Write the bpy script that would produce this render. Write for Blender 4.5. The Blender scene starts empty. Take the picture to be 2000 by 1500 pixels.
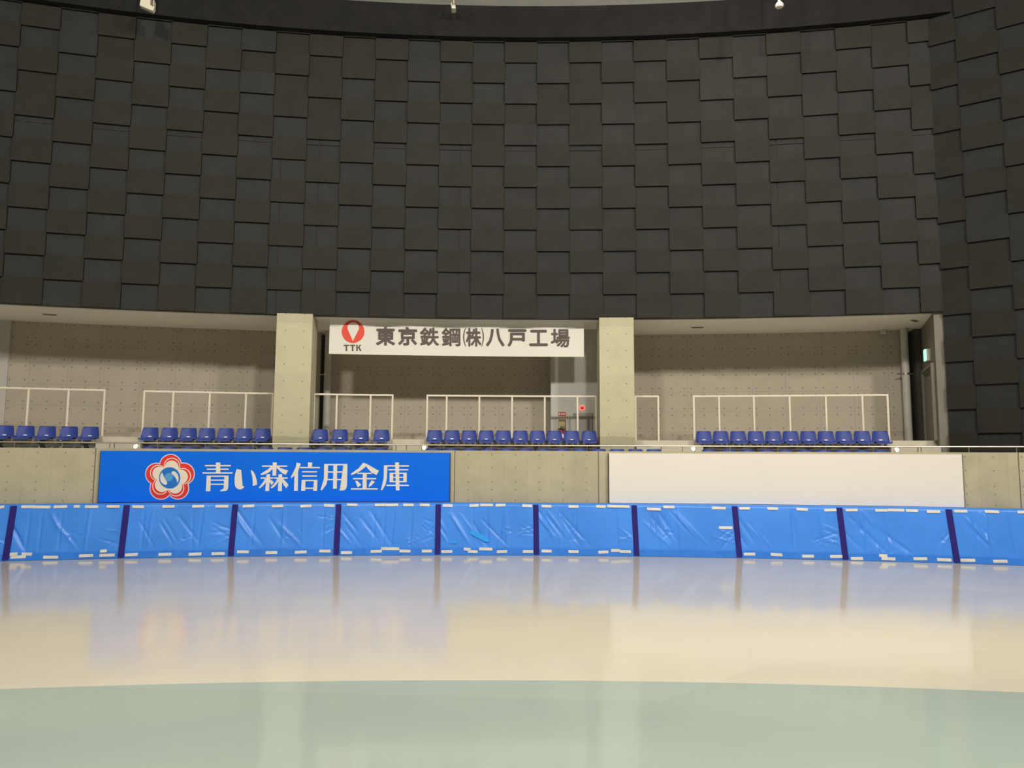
import bpy, bmesh, math, random
from mathutils import Vector, Matrix
random.seed(7)
sc = bpy.context.scene
COL = sc.collection

# ------------------------------------------------------------------ camera
CAM_Z = 2.3264
F_PX, PITCH, ROLL = 1472.6, 0.0997, -0.0048
cam_d = bpy.data.cameras.new('camera')
cam = bpy.data.objects.new('camera', cam_d)
COL.objects.link(cam)
cam.matrix_world = Matrix.Translation((0, 0, CAM_Z)) @ Matrix.Rotation(math.pi/2 + PITCH, 4, 'X') @ Matrix.Rotation(-ROLL, 4, 'Z')
cam_d.sensor_width = 36.0
cam_d.lens = F_PX/2000*36
cam_d.clip_end = 300
sc.camera = cam

# ------------------------------------------------------------------ world, lamps, exposure
sc.view_settings.view_transform = 'Standard'
sc.view_settings.look = 'None'
sc.view_settings.gamma = 1
sc.view_settings.use_curve_mapping = False
sc.view_settings.exposure = 0.0
w = bpy.data.worlds.new('hall_air')
sc.world = w
w.use_nodes = True
bg = w.node_tree.nodes['Background']
bg.inputs[0].default_value = (1.0, 0.96, 0.88, 1)
bg.inputs[1].default_value = 0.085

def hall_lamp(loc, aim, power, size=1.3, col=(1.0, 0.93, 0.82), spread=180):
    ld = bpy.data.lights.new('hall_lamp', 'AREA')
    ld.shape = 'DISK'
    ld.size = size
    ld.energy = power
    ld.color = col
    ld.spread = math.radians(spread)
    o = bpy.data.objects.new('hall_lamp', ld)
    COL.objects.link(o)
    o.location = loc
    d = Vector(aim) - Vector(loc)
    o.rotation_euler = d.to_track_quat('-Z', 'Y').to_euler()
    return o
hall_lamp((13.0, 0.5, 14.6), (2, 19, 4.0), 1750)
hall_lamp((4.5, 0.0, 14.6), (0, 19, 4.0), 1750)
hall_lamp((-6.5, 0.0, 14.6), (-5, 19, 4.0), 1550)
# the lamp just under the roof edge, above the top of the picture
rl = bpy.data.lights.new('roof_lamp', 'POINT'); rl.energy = 140; rl.shadow_soft_size = .25; rl.color = (1.0, .88, .78)
ro = bpy.data.objects.new('roof_lamp', rl); COL.objects.link(ro); ro.location = (5.3, 15.8, 14.2)

# ------------------------------------------------------------------ the arena's curve: everything follows arcs about one centre
CX, CY, R = 0.2334, -28.4329, 48.8388
def P(a, r, z): return Vector((CX + r*math.sin(a), CY + r*math.cos(a), z))
_cp, _sp, _cr, _sr = math.cos(PITCH), math.sin(PITCH), math.cos(ROLL), math.sin(ROLL)
def ray(x, y):
    x -= 1000; y = 750 - y
    u = _cr*x + _sr*y; v = -_sr*x + _cr*y
    d = Vector((u/F_PX, 1, v/F_PX))
    return Vector((d.x, _cp*d.y - _sp*d.z, _sp*d.y + _cp*d.z))
def at(x, y, r):                       # a picture point carried out to the arc of radius r: its angle and height
    d = ray(x, y)
    A = d.x*d.x + d.y*d.y; B = -CX*d.x - CY*d.y; C = CX*CX + CY*CY - r*r
    t = (-B + math.sqrt(B*B - A*C))/A
    p = d*t
    return math.atan2(p.x - CX, p.y - CY), p.z + CAM_Z
def ang(x, y, r): return at(x, y, r)[0]
def hgt(x, y, r): return at(x, y, r)[1]

# ------------------------------------------------------------------ materials
def mat(name, col, rough=0.6, metal=0.0, spec=0.5, emit=None, es=1.0, ior=None, coat=0.0):
    m = bpy.data.materials.new(name); m.use_nodes = True
    b = m.node_tree.nodes['Principled BSDF']
    b.inputs['Base Color'].default_value = (*col, 1)
    b.inputs['Roughness'].default_value = rough
    b.inputs['Metallic'].default_value = metal
    b.inputs['Specular IOR Level'].default_value = spec
    if ior: b.inputs['IOR'].default_value = ior
    if coat: b.inputs['Coat Weight'].default_value = coat; b.inputs['Coat Roughness'].default_value = .2
    if emit:
        b.inputs['Emission Color'].default_value = (*emit, 1); b.inputs['Emission Strength'].default_value = es
    return m
def vary(m, scale=3.0, amt=0.12, detail=5, bump=0.0, bscale=60.0, stretch=(1, 1, 1), coords='Object'):
    """mottled tone over the base colour, and a fine bump"""
    nt = m.node_tree; N = nt.nodes; L = nt.links
    b = N['Principled BSDF']
    c = b.inputs['Base Color'].default_value[:]
    tc = N.new('ShaderNodeTexCoord'); mp = N.new('ShaderNodeMapping'); mp.inputs['Scale'].default_value = stretch
    L.new(tc.outputs[coords], mp.inputs[0])
    nz = N.new('ShaderNodeTexNoise'); nz.inputs['Scale'].default_value = scale; nz.inputs['Detail'].default_value = detail
    L.new(mp.outputs[0], nz.inputs['Vector'])
    rp = N.new('ShaderNodeMapRange'); rp.inputs[1].default_value = .3; rp.inputs[2].default_value = .7
    rp.inputs[3].default_value = 1 - amt; rp.inputs[4].default_value = 1 + amt
    L.new(nz.outputs[0], rp.inputs[0])
    vm = N.new('ShaderNodeVectorMath'); vm.operation = 'SCALE'; vm.inputs[0].default_value = c[:3]
    L.new(rp.outputs[0], vm.inputs['Scale']); L.new(vm.outputs[0], b.inputs['Base Color'])
    if bump:
        n2 = N.new('ShaderNodeTexNoise'); n2.inputs['Scale'].default_value = bscale; n2.inputs['Detail'].default_value = 3
        L.new(tc.outputs[coords], n2.inputs['Vector'])
        bp = N.new('ShaderNodeBump'); bp.inputs['Strength'].default_value = bump; bp.inputs['Distance'].default_value = .02
        L.new(n2.outputs[0], bp.inputs['Height']); L.new(bp.outputs[0], b.inputs['Normal'])
    return m
def concrete(name, col, pu=.91, hu=(.1, .455, .81), pv=.606, hv=(.1, .506), u0=0.0, v0=0.0, su=.006, sv=.006,
             hr=.02, hole=.35, seam=.78, amt=.16, warm=0.0, stain=None):
    """board-marked concrete: form seams and tie holes laid out in metres on the UV map"""
    m = mat(name, col, .85, spec=.25)
    nt = m.node_tree; N = nt.nodes; L = nt.links
    b = N['Principled BSDF']
    def M(op, a, c=None):
        n = N.new('ShaderNodeMath'); n.operation = op
        for i, v in enumerate((a, c)):
            if v is None: continue
            if isinstance(v, (int, float)): n.inputs[i].default_value = v
            else: L.new(v, n.inputs[i])
        return n.outputs[0]
    uv = N.new('ShaderNodeUVMap'); sp = N.new('ShaderNodeSeparateXYZ'); L.new(uv.outputs[0], sp.inputs[0])
    um = M('FLOORED_MODULO', M('SUBTRACT', sp.outputs[0], u0), pu)
    vm_ = M('FLOORED_MODULO', M('SUBTRACT', sp.outputs[1], v0), pv)
    def near(x, hs):
        r = None
        for h in hs:
            d = M('ABSOLUTE', M('SUBTRACT', x, h))
            r = d if r is None else M('MINIMUM', r, d)
        return r
    dx, dy = near(um, hu), near(vm_, hv)
    d = M('SQRT', M('ADD', M('MULTIPLY', dx, dx), M('MULTIPLY', dy, dy)))
    hm = M('LESS_THAN', d, hr)
    s1 = M('LESS_THAN', M('MINIMUM', um, M('SUBTRACT', pu, um)), su)
    s2 = M('LESS_THAN', M('MINIMUM', vm_, M('SUBTRACT', pv, vm_)), sv)
    sm = M('MAXIMUM', s1, s2)
    # clouded tone, cell by cell and within
    cu = M('FLOOR', M('DIVIDE', M('SUBTRACT', sp.outputs[0], u0), pu)); cv = M('FLOOR', M('DIVIDE', M('SUBTRACT', sp.outputs[1], v0), pv))
    cb = N.new('ShaderNodeCombineXYZ'); L.new(cu, cb.inputs[0]); L.new(cv, cb.inputs[1])
    wn = N.new('ShaderNodeTexWhiteNoise'); L.new(cb.outputs[0], wn.inputs['Vector'])
    nz = N.new('ShaderNodeTexNoise'); nz.inputs['Scale'].default_value = 1.6; nz.inputs['Detail'].default_value = 7; nz.inputs['Roughness'].default_value = .62
    L.new(uv.outputs[0], nz.inputs['Vector'])
    tone = M('ADD', M('MULTIPLY', M('SUBTRACT', nz.outputs[0], .5), amt*2.4), M('MULTIPLY', M('SUBTRACT', wn.outputs[0], .5), amt*.45))
    k = M('ADD', 1.0, tone)
    k = M('MULTIPLY', k, M('SUBTRACT', 1.0, M('MULTIPLY', hm, 1 - hole)))
    k = M('MULTIPLY', k, M('SUBTRACT', 1.0, M('MULTIPLY', sm, 1 - seam)))
    if stain:                                              # a damp foot and a stained cap
        lo, hi, kl, kh = stain
        nz2 = N.new('ShaderNodeTexNoise'); nz2.inputs['Scale'].default_value = 3; L.new(uv.outputs[0], nz2.inputs['Vector'])
        vv = M('ADD', sp.outputs[1], M('MULTIPLY', M('SUBTRACT', nz2.outputs[0], .5), .12))
        k = M('MULTIPLY', k, M('SUBTRACT', 1.0, M('MULTIPLY', M('LESS_THAN', vv, lo), 1 - kl)))
        k = M('MULTIPLY', k, M('SUBTRACT', 1.0, M('MULTIPLY', M('GREATER_THAN', sp.outputs[1], hi), 1 - kh)))
    vs = N.new('ShaderNodeVectorMath'); vs.operation = 'SCALE'; vs.inputs[0].default_value = col
    L.new(k, vs.inputs['Scale']); L.new(vs.outputs[0], b.inputs['Base Color'])
    bp = N.new('ShaderNodeBump'); bp.inputs['Strength'].default_value = .5; bp.inputs['Distance'].default_value = .01
    L.new(M('SUBTRACT', M('MULTIPLY', nz.outputs[0], .4), M('ADD', hm, M('MULTIPLY', sm, .5))), bp.inputs['Height']); L.new(bp.outputs[0], b.inputs['Normal'])
    return m

# ------------------------------------------------------------------ mesh helpers
def under(o, part):                     # a piece of a part
    o.parent = part; o.matrix_parent_inverse = Matrix(); return o
def link(name, me, m=None, parent=None):
    o = bpy.data.objects.new(name, me); COL.objects.link(o)
    if m is not None:
        for x in (m if isinstance(m, (list, tuple)) else [m]): me.materials.append(x)
    if parent: o.parent = parent
    return o
def obj(name, bm, m=None, parent=None, smooth=False, bevel=0.0, angle=40):
    bmesh.ops.recalc_face_normals(bm, faces=bm.faces)
    me = bpy.data.meshes.new(name); bm.to_mesh(me); bm.free()
    if smooth:
        me.shade_smooth()
        try: me.set_sharp_from_angle(angle=math.radians(angle))
        except Exception: pass
    o = link(name, me, m, parent)
    if bevel:
        b = o.modifiers.new('bevel', 'BEVEL'); b.width = bevel; b.segments = 2; b.limit_method = 'ANGLE'
    return o
def empty(name, loc, rz=0.0):
    o = bpy.data.objects.new(name, None); COL.objects.link(o); o.empty_display_size = .1
    o.location = loc; o.rotation_euler = (0, 0, rz)
    return o
def tag(o, label, cat, group=None):
    o['label'] = label; o['category'] = cat
    if group: o['group'] = group
    return o
def struct(o): o['kind'] = 'structure'; return o
def quad(bm, vs, mi=0, uv=None):
    f = bm.faces.new([bm.verts.new(v) for v in vs]); f.material_index = mi
    if uv:
        l = bm.loops.layers.uv.verify()
        for lp, c in zip(f.loops, uv): lp[l].uv = c
    return f
def box(bm, x0, x1, y0, y1, z0, z1, mi=0):
    v = [bm.verts.new((x, y, z)) for z in (z0, z1) for x, y in ((x0, y0), (x1, y0), (x1, y1), (x0, y1))]
    for ids in ((3, 2, 1, 0), (4, 5, 6, 7), (0, 1, 5, 4), (1, 2, 6, 5), (2, 3, 7, 6), (3, 0, 4, 7)):
        bm.faces.new([v[i] for i in ids]).material_index = mi
def arc_box(bm, a0, a1, r0, r1, z0, z1, n=None, mi=0):
    """a block that follows the curve, closed, with UVs in metres"""
    n = n or max(1, int(abs(a1 - a0)*R/.8))
    l = bm.loops.layers.uv.verify()
    ring = []
    for i in range(n + 1):
        a = a0 + (a1 - a0)*i/n
        ring.append([bm.verts.new(P(a, r, z)) for r, z in ((r0, z0), (r0, z1), (r1, z1), (r1, z0))] + [a])
    def face(vs, uv):
        f = bm.faces.new(vs); f.material_index = mi
        for lp, c in zip(f.loops, uv): lp[l].uv = c
    for p, q in zip(ring, ring[1:]):
        u0, u1 = p[4]*R, q[4]*R
        face([p[0], q[0], q[1], p[1]], [(u0, z0), (u1, z0), (u1, z1), (u0, z1)])
        face([p[1], q[1], q[2], p[2]], [(u0, z1), (u1, z1), (u1, z1 + r1 - r0), (u0, z1 + r1 - r0)])
        face([p[2], q[2], q[3], p[3]], [(u0, z1), (u1, z1), (u1, z0), (u0, z0)])
        face([p[3], q[3], q[0], p[0]], [(u0, z0 - r1 + r0), (u1, z0 - r1 + r0), (u1, z0), (u0, z0)])
    for p, s in ((ring[0], -1), (ring[-1], 1)):
        u = p[4]*R
        face([p[0], p[1], p[2], p[3]], [(u, z0), (u, z1), (u + r1 - r0, z1), (u + r1 - r0, z0)])
def tube(bm, pts, rad, n=10, cap=True):
    rings = []
    for i, p in enumerate(pts):
        p = Vector(p)
        t = (Vector(pts[min(i + 1, len(pts) - 1)]) - Vector(pts[max(i - 1, 0)])).normalized()
        up = Vector((0, 0, 1)) if abs(t.z) < .95 else Vector((0, 1, 0))
        s = t.cross(up).normalized(); q = s.cross(t)
        rr = rad[i] if isinstance(rad, (list, tuple)) else rad
        rings.append([bm.verts.new(p + (s*math.cos(k*2*math.pi/n) + q*math.sin(k*2*math.pi/n))*rr) for k in range(n)])
    for A, B in zip(rings, rings[1:]):
        for k in range(n): bm.faces.new((A[k], A[(k + 1) % n], B[(k + 1) % n], B[k]))
    if cap:
        bm.faces.new(rings[0][::-1]); bm.faces.new(rings[-1])
def lathe(bm, prof, n=20, M=Matrix()):
    rings = [[bm.verts.new(M @ Vector((r*math.cos(k*2*math.pi/n), r*math.sin(k*2*math.pi/n), z))) for k in range(n)] for r, z in prof]
    for A, B in zip(rings, rings[1:]):
        for k in range(n): bm.faces.new((A[k], A[(k + 1) % n], B[(k + 1) % n], B[k]))
    bm.faces.new(rings[0][::-1]); bm.faces.new(rings[-1])

# ------------------------------------------------------------------ heights
PAR_R = 47.72                                  # parapet front
Z_PAR = hgt(1000, 880.4, PAR_R)
Z_SOF = hgt(1000, 622, R)                      # underside of the panelled wall
Z_BAND = hgt(1000, 86, R)
Z_CEIL = hgt(1000, 11, R - .3)
Z_WALK = hgt(1000, 859, 49.4)                  # upper walkway
REAR = R + 2.75

A_CORNER = ang(1833, 450, R)
A_L = -.42

# ------------------------------------------------------------------ ice
ice_w = mat('ice_white', (.66, .615, .51), .11, ior=1.31)
ice_g = mat('ice_green', (.375, .455, .42), .11, ior=1.31)
for m, s in ((ice_w, .45), (ice_g, .45)):
    vary(m, s, .035, 3)
    nt = m.node_tree; N = nt.nodes; L = nt.links
    tc = N.new('ShaderNodeTexCoord'); vo = N.new('ShaderNodeTexVoronoi'); vo.inputs['Scale'].default_value = .28
    mp = N.new('ShaderNodeMapping'); mp.inputs['Rotation'].default_value = (0, 0, .6); mp.inputs['Scale'].default_value = (.6, 1.5, 1)
    L.new(tc.outputs['Object'], mp.inputs[0]); L.new(mp.outputs[0], vo.inputs['Vector'])
    mr = N.new('ShaderNodeMapRange'); mr.inputs[3].default_value = .08; mr.inputs[4].default_value = .15; N['Principled BSDF'].inputs['Specular IOR Level'].default_value = .4
    L.new(vo.outputs['Color'], mr.inputs[0]); L.new(mr.outputs[0], N['Principled BSDF'].inputs['Roughness'])
    # resurfacing passes leave faintly paler and greyer patches
    b_ = N['Principled BSDF'].inputs['Base Color']; src = b_.links[0].from_socket
    m2 = N.new('ShaderNodeMapRange'); m2.inputs[3].default_value = .965; m2.inputs[4].default_value = 1.03
    L.new(vo.outputs['Color'], m2.inputs[0])
    sc2 = N.new('ShaderNodeVectorMath'); sc2.operation = 'SCALE'; L.new(src, sc2.inputs[0]); L.new(m2.outputs[0], sc2.inputs['Scale']); L.new(sc2.outputs[0], b_)
bm = bmesh.new()
R_IN = R - 1.7211 - 10.4285
n = 96
rings = []
for r in (10, 24, R_IN, 42, PAR_R + .05):
    rings.append([bm.verts.new(P(-.62 + 1.24*i/n, r, 0)) for i in range(n + 1)])
for k, (A, B) in enumerate(zip(rings, rings[1:])):
    for i in range(n):
        f = bm.faces.new((A[i], A[i + 1], B[i + 1], B[i])); f.material_index = 1 if k < 2 else 0
floor = struct(obj('floor', bm, [ice_w, ice_g]))

# ------------------------------------------------------------------ panelled walls
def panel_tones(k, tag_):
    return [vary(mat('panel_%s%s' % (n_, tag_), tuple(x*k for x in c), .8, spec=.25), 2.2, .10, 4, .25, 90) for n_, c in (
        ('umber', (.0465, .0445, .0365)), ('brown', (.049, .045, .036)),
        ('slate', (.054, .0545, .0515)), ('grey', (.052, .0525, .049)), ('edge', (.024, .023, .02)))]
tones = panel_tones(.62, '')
tones_shaded = panel_tones(.40, '_shaded')  # same panels darkened: the right wall's dimmer light is put into their colour
W_P, H_P = .91, .6065
def panel_wall(name, U, u_lo, u_hi, z_lo, z_hi, seam0, row0, flip, splits, strip_row=None, par=0, tones=tones):
    """U(u, d, z): a point u metres along the wall, d metres out from it. Raised and set-back panels alternate."""
    bm = bmesh.new(); D = .075
    c0 = math.floor((u_lo - seam0)/W_P); c1 = math.ceil((u_hi - seam0)/W_P)
    nr = math.ceil((z_hi - row0)/H_P)
    rnd = random.Random(3)
    for c in range(c0, c1):
        x0, x1 = max(u_lo, seam0 + c*W_P), min(u_hi, seam0 + (c + 1)*W_P)
        if x1 - x0 < .02: continue
        for k in range(-1, nr):
            y0 = z_lo if k < 0 else row0 + k*H_P; y1 = min(z_hi, row0 + (k + 1)*H_P)
            if y1 - y0 < .02: continue
            up = (c + k + par) % 2 == 0
            d = D if up else 0
            t = rnd.choice((0, 0, 1)) if up else rnd.choice((2, 2, 3))
            if k > 6 and rnd.random() < .45: t = rnd.choice((0, 1, 3))
            def rect(a, b, e, g, dd, tt):
                quad(bm, [U(a, dd, e), U(b, dd, e), U(b, dd, g), U(a, dd, g)], tt)
            if up:
                rect(x0, x1, y0, y1, d, t)
                for A, B in (((x0, y0), (x1, y0)), ((x1, y0), (x1, y1)), ((x1, y1), (x0, y1)), ((x0, y1), (x0, y0))):
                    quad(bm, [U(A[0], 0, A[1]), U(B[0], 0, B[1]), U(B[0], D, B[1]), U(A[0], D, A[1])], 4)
            else:
                ys = [(y0, y1)]
                if k == strip_row: ys = [(y0, y1 - .16), (y1 - .14, y1)]
                for (e, g) in ys:
                    s = splits.get(c)
                    if s and k <= (strip_row or 99):
                        xm = x0 + (x1 - x0)*s; rect(x0, xm - .012, e, g, .01, t); rect(xm + .012, x1, e, g, .01, t)
                        quad(bm, [U(xm - .02, -.03, e), U(xm + .02, -.03, e), U(xm + .02, -.03, g), U(xm - .02, -.03, g)], 4)
                        for q in (xm - .012, xm + .012): quad(bm, [U(q, -.03, e), U(q, .01, e), U(q, .01, g), U(q, -.03, g)], 4)
                    else: rect(x0, x1, e, g, 0, t)
                if k == strip_row:
                    quad(bm, [U(x0, -.03, y1 - .17), U(x1, -.03, y1 - .17), U(x1, -.03, y1 - .13), U(x0, -.03, y1 - .13)], 4)
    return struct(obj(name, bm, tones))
def U_back(u, d, z): return P(u/R, R - d, z)
S0 = 0.0275*R                     # one seam of the panel grid
panel_wall('wall_back', U_back, A_L*R, A_CORNER*R, Z_SOF, Z_BAND + .05, S0, Z_SOF + .058 + .6065, False,
           {-9: .26, -8: .37, -4: .64, 0: .9, 6: .2}, 6, par=1)
# thickness of that wall over the seating bays, and the dark bulkhead above it
dark_edge = mat('dark_soffit_edge', (.05, .045, .038), .8)
bm = bmesh.new(); arc_box(bm, A_L, A_CORNER, R + .02, R + .3, Z_SOF + .02, Z_CEIL)
struct(obj('wall_back_core', bm, dark_edge))
band_m = vary(mat('bulkhead_dark', (.017, .0165, .0175), .85, spec=.2), 2, .2, 4, .2, 40)
bm = bmesh.new(); arc_box(bm, A_L, A_CORNER + .01, R - .28, R + .02, Z_BAND + .04, Z_CEIL)
struct(obj('wall_bulkhead', bm, band_m))
# right wall: runs from the corner towards the camera
C0 = P(A_CORNER, R, 0); TH = math.radians(33)
dirR = Vector((math.cos(TH), -math.sin(TH), 0)); nrmR = Vector((-math.sin(TH), -math.cos(TH), 0))
def U_right(u, d, z): v = C0 + dirR*u + nrmR*d; v.z = z; return v
panel_wall('wall_right', U_right, 0.0, 6.0, 1.6, Z_CEIL, .62, Z_SOF + .5 - 8*H_P, False, {}, None, par=0, tones=tones_shaded)
bm = bmesh.new()
v = [U_right(u, d, z) for z in (1.6, Z_CEIL) for u, d in ((.25, -.03), (6, -.03), (6, -.3), (.45, -.3))]
vv = [bm.verts.new(p) for p in v]
for ids in ((3, 2, 1, 0), (4, 5, 6, 7), (0, 1, 5, 4), (1, 2, 6, 5), (2, 3, 7, 6), (3, 0, 4, 7)): bm.faces.new([vv[i] for i in ids])
struct(obj('wall_right_core', bm, dark_edge))
# ceiling
ceil_m = vary(mat('ceiling_pale', (.90, .89, .84), .8), 1.2, .08)
bm = bmesh.new(); arc_box(bm, -.6, .6, 20, R + .3, Z_CEIL, Z_CEIL + .2, 60)
struct(obj('ceiling', bm, ceil_m))

# ------------------------------------------------------------------ seating bays
paint_gray = vary(mat('grey_paint', (.50, .49, .455), .7), 1.5, .05)
paint_dark = vary(mat('dark_grey_paint', (.085, .08, .068), .7), 1.5, .08)
soffit_m = vary(mat('soffit_paint', (.88, .85, .78), .75), 1.0, .04)
rear_c = concrete('concrete_rear', (.435, .392, .315), u0=ang(852, 800, REAR)*R, v0=hgt(960, 842, REAR), hr=.024, hole=.6, seam=.84, amt=.10)
bm = bmesh.new(); arc_box(bm, A_L, A_CORNER + .02, R + .3, REAR + 1.0, Z_SOF, Z_SOF + .15)
struct(obj('ceiling_bay', bm, soffit_m))
A_REND = ang(1763, 750, REAR)
bm = bmesh.new()
arc_box(bm, A_L, ang(624, 750, REAR), REAR, REAR + .2, Z_WALK - .4, Z_SOF)
arc_box(bm, ang(645, 750, REAR), A_REND, REAR, REAR + .2, Z_WALK - .4, Z_SOF)
struct(obj('wall_rear', bm, rear_c))
bm = bmesh.new()
arc_box(bm, ang(620, 750, REAR), ang(650, 750, REAR), REAR + .55, REAR + .75, Z_WALK - .4, Z_SOF)
arc_box(bm, ang(1755, 750, REAR), ang(1815, 750, REAR), REAR + .55, REAR + .75, Z_WALK - .4, Z_SOF)
struct(obj('wall_niche', bm, paint_dark))
bm = bmesh.new(); arc_box(bm, ang(1789, 750, REAR), ang(1800, 750, REAR), REAR - .1, REAR + .6, Z_WALK - .4, Z_SOF)
struct(obj('trim_1', bm, paint_dark))
# left partition
bm = bmesh.new(); arc_box(bm, A_L, ang(15, 720, REAR - .06), REAR - .06, REAR - .005, Z_WALK - .4, Z_SOF)
struct(obj('wall_left', bm, vary(mat('pale_paint', (.5, .48, .44), .7), 1, .04)))
# partition with the door at the right end of the seating
part_m = vary(mat('partition_paint', (.20, .185, .155), .75), 1.5, .08)
aF0, aF1 = ang(1829, 700, R), ang(1856, 700, R) - .001
pF0, pF1 = P(aF0, R + .06, 0), P(aF1, R + .06, 0)
pB0 = P(ang(1803, 700, REAR), REAR + .3, 0)
def part_pt(t, z, d=0.0):          # along the partition's inner face, d out towards the seats
    v = pF0.lerp(pB0, t); nrm = Vector(((pB0 - pF0).y, -(pB0 - pF0).x, 0)).normalized()
    if nrm.x > 0: nrm = -nrm
    v = v + nrm*d; v.z = z; return v
bm = bmesh.new()
pB1 = pB0 + (pF1 - pF0)
vv = [bm.verts.new((p.x, p.y, z)) for z in (Z_WALK - 1.2, Z_SOF + .02) for p in (pF0, pF1, pB1, pB0)]
for ids in ((3, 2, 1, 0), (4, 5, 6, 7), (0, 1, 5, 4), (1, 2, 6, 5), (2, 3, 7, 6), (3, 0, 4, 7)): bm.faces.new([vv[i] for i in ids])
struct(obj('wall_partition', bm, part_m))
zd = hgt(1815, 716, R + 1.2)
bm = bmesh.new()
def slab(bm, t0, t1, z0, z1, d0, d1):
    vv = [bm.verts.new(part_pt(t, z, d)) for z in (z0, z1) for t, d in ((t0, d0), (t1, d0), (t1, d1), (t0, d1))]
    for ids in ((3, 2, 1, 0), (4, 5, 6, 7), (0, 1, 5, 4), (1, 2, 6, 5), (2, 3, 7, 6), (3, 0, 4, 7)): bm.faces.new([vv[i] for i in ids])
slab(bm, .10, .14, Z_WALK, zd, 0, .08); slab(bm, .72, .76, Z_WALK, zd, 0, .08); slab(bm, .14, .72, zd - .07, zd, 0, .08)
door_m = vary(mat('door_grey', (.24, .23, .20), .6), 1, .04)
dr = struct(obj('door_1', bm, door_m))
bm = bmesh.new(); slab(bm, .145, .715, Z_WALK, zd - .075, .003, .03)
obj('door_leaf', bm, vary(mat('door_leaf_grey', (.19, .18, .155), .6), 1, .04), dr)
bm = bmesh.new(); slab(bm, .2, .23, Z_WALK + .95, Z_WALK + .99, .03, .09)
obj('door_handle', bm, mat('handle_steel', (.3, .3, .28), .4, .8), dr)
bm = bmesh.new(); slab(bm, .3, .55, zd - .22, zd - .15, .03, .08)
obj('door_closer', bm, paint_dark, dr)
# exit sign on that partition
z_ex = hgt(1818, 695, R + 1.2)
exs = empty('exit_sign', part_pt(.33, z_ex))
def childpt(o): o.matrix_parent_inverse = Matrix.Translation(-Vector(exs.location)); return o
bm = bmesh.new(); slab(bm, .28, .37, z_ex - .16, z_ex + .16, .002, .10); childpt(obj('housing', bm, mat('sign_housing', (.5, .5, .48), .5), exs))
bm = bmesh.new(); slab(bm, .278, .372, z_ex - .15, z_ex + .15, .10, .14); childpt(obj('lit_panel', bm, mat('exit_glow', (.3, .8, .5), .5, emit=(.42, 1.0, .66), es=1.1), exs))
tag(exs, 'small glowing green exit sign above the door at the right end of the seating', 'sign')

# gray cabin wall with service door at the right of the middle bay
SV = R + 1.75
bm = bmesh.new(); arc_box(bm, ang(1076, 760, SV), ang(1172, 760, SV), SV, REAR + .1, Z_WALK - .4, Z_SOF - .002)
struct(obj('wall_service', bm, paint_gray))
aD0, aD1 = ang(1124, 800, SV), ang(1158, 800, SV)
bm = bmesh.new(); arc_box(bm, aD0, aD1, SV - .025, SV - .001, Z_WALK, hgt(1140, 806, SV) , 2)
d2 = struct(obj('door_2', bm, vary(mat('service_door', (.31, .295, .265), .6), 1, .04)))
bm = bmesh.new(); arc_box(bm, aD1 - .0006, aD1 - .0003, SV - .032, SV - .02, Z_WALK, hgt(1140, 806, SV), 1); obj('door_gap', bm, paint_dark, d2)

# ------------------------------------------------------------------ terraces
kerb_m = vary(mat('cream_concrete', (.60, .555, .45), .75, spec=.3), 1.4, .07, 5, .2, 30)
tread_m = vary(mat('tread_concrete', (.36, .34, .29), .85), 1.4, .12)
A_KR = ang(1845, 870, 49.4)
bm = bmesh.new()
arc_box(bm, A_L, A_KR, 49.4, REAR + 1.0, Z_PAR - 1.3, Z_WALK)
struct(obj('floor_walkway', bm, kerb_m))
Z_T2, Z_T1 = Z_PAR - .28, Z_PAR - .72
bm = bmesh.new(); arc_box(bm, A_L, A_KR, 48.58, 49.4, Z_PAR - 1.3, Z_T2); struct(obj('floor_upper_tier', bm, tread_m))
bm = bmesh.new(); arc_box(bm, A_L, .36, PAR_R + .2, 48.58, Z_PAR - 1.3, Z_T1); struct(obj('floor_lower_tier', bm, tread_m))
# parapet
zc = [hgt(1050, y, PAR_R) for y in (889, 914, 942, 957, 977)]
par_c = concrete('concrete_parapet', (.47, .435, .30), pu=.615, hu=(.3075,), pv=10, hv=tuple(zc), u0=ang(1169, 930, PAR_R)*R, v0=0, su=.004, sv=0, hr=.018, hole=.55, seam=.86, amt=.2)
bm = bmesh.new(); arc_box(bm, A_L, .36, PAR_R, PAR_R + .2, 0, Z_PAR)
struct(obj('wall_parapet', bm, par_c))
joint_m = mat('joint_dark', (.16, .14, .11), .9)
for i, x in enumerate((184, 888, 1169, 1991)):
    a = ang(x, 930, PAR_R); bm = bmesh.new(); arc_box(bm, a - .00025, a + .00025, PAR_R - .004, PAR_R + .01, 0, Z_PAR + .002, 1)
    struct(obj('trim_%d' % (i + 2), bm, joint_m))

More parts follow.
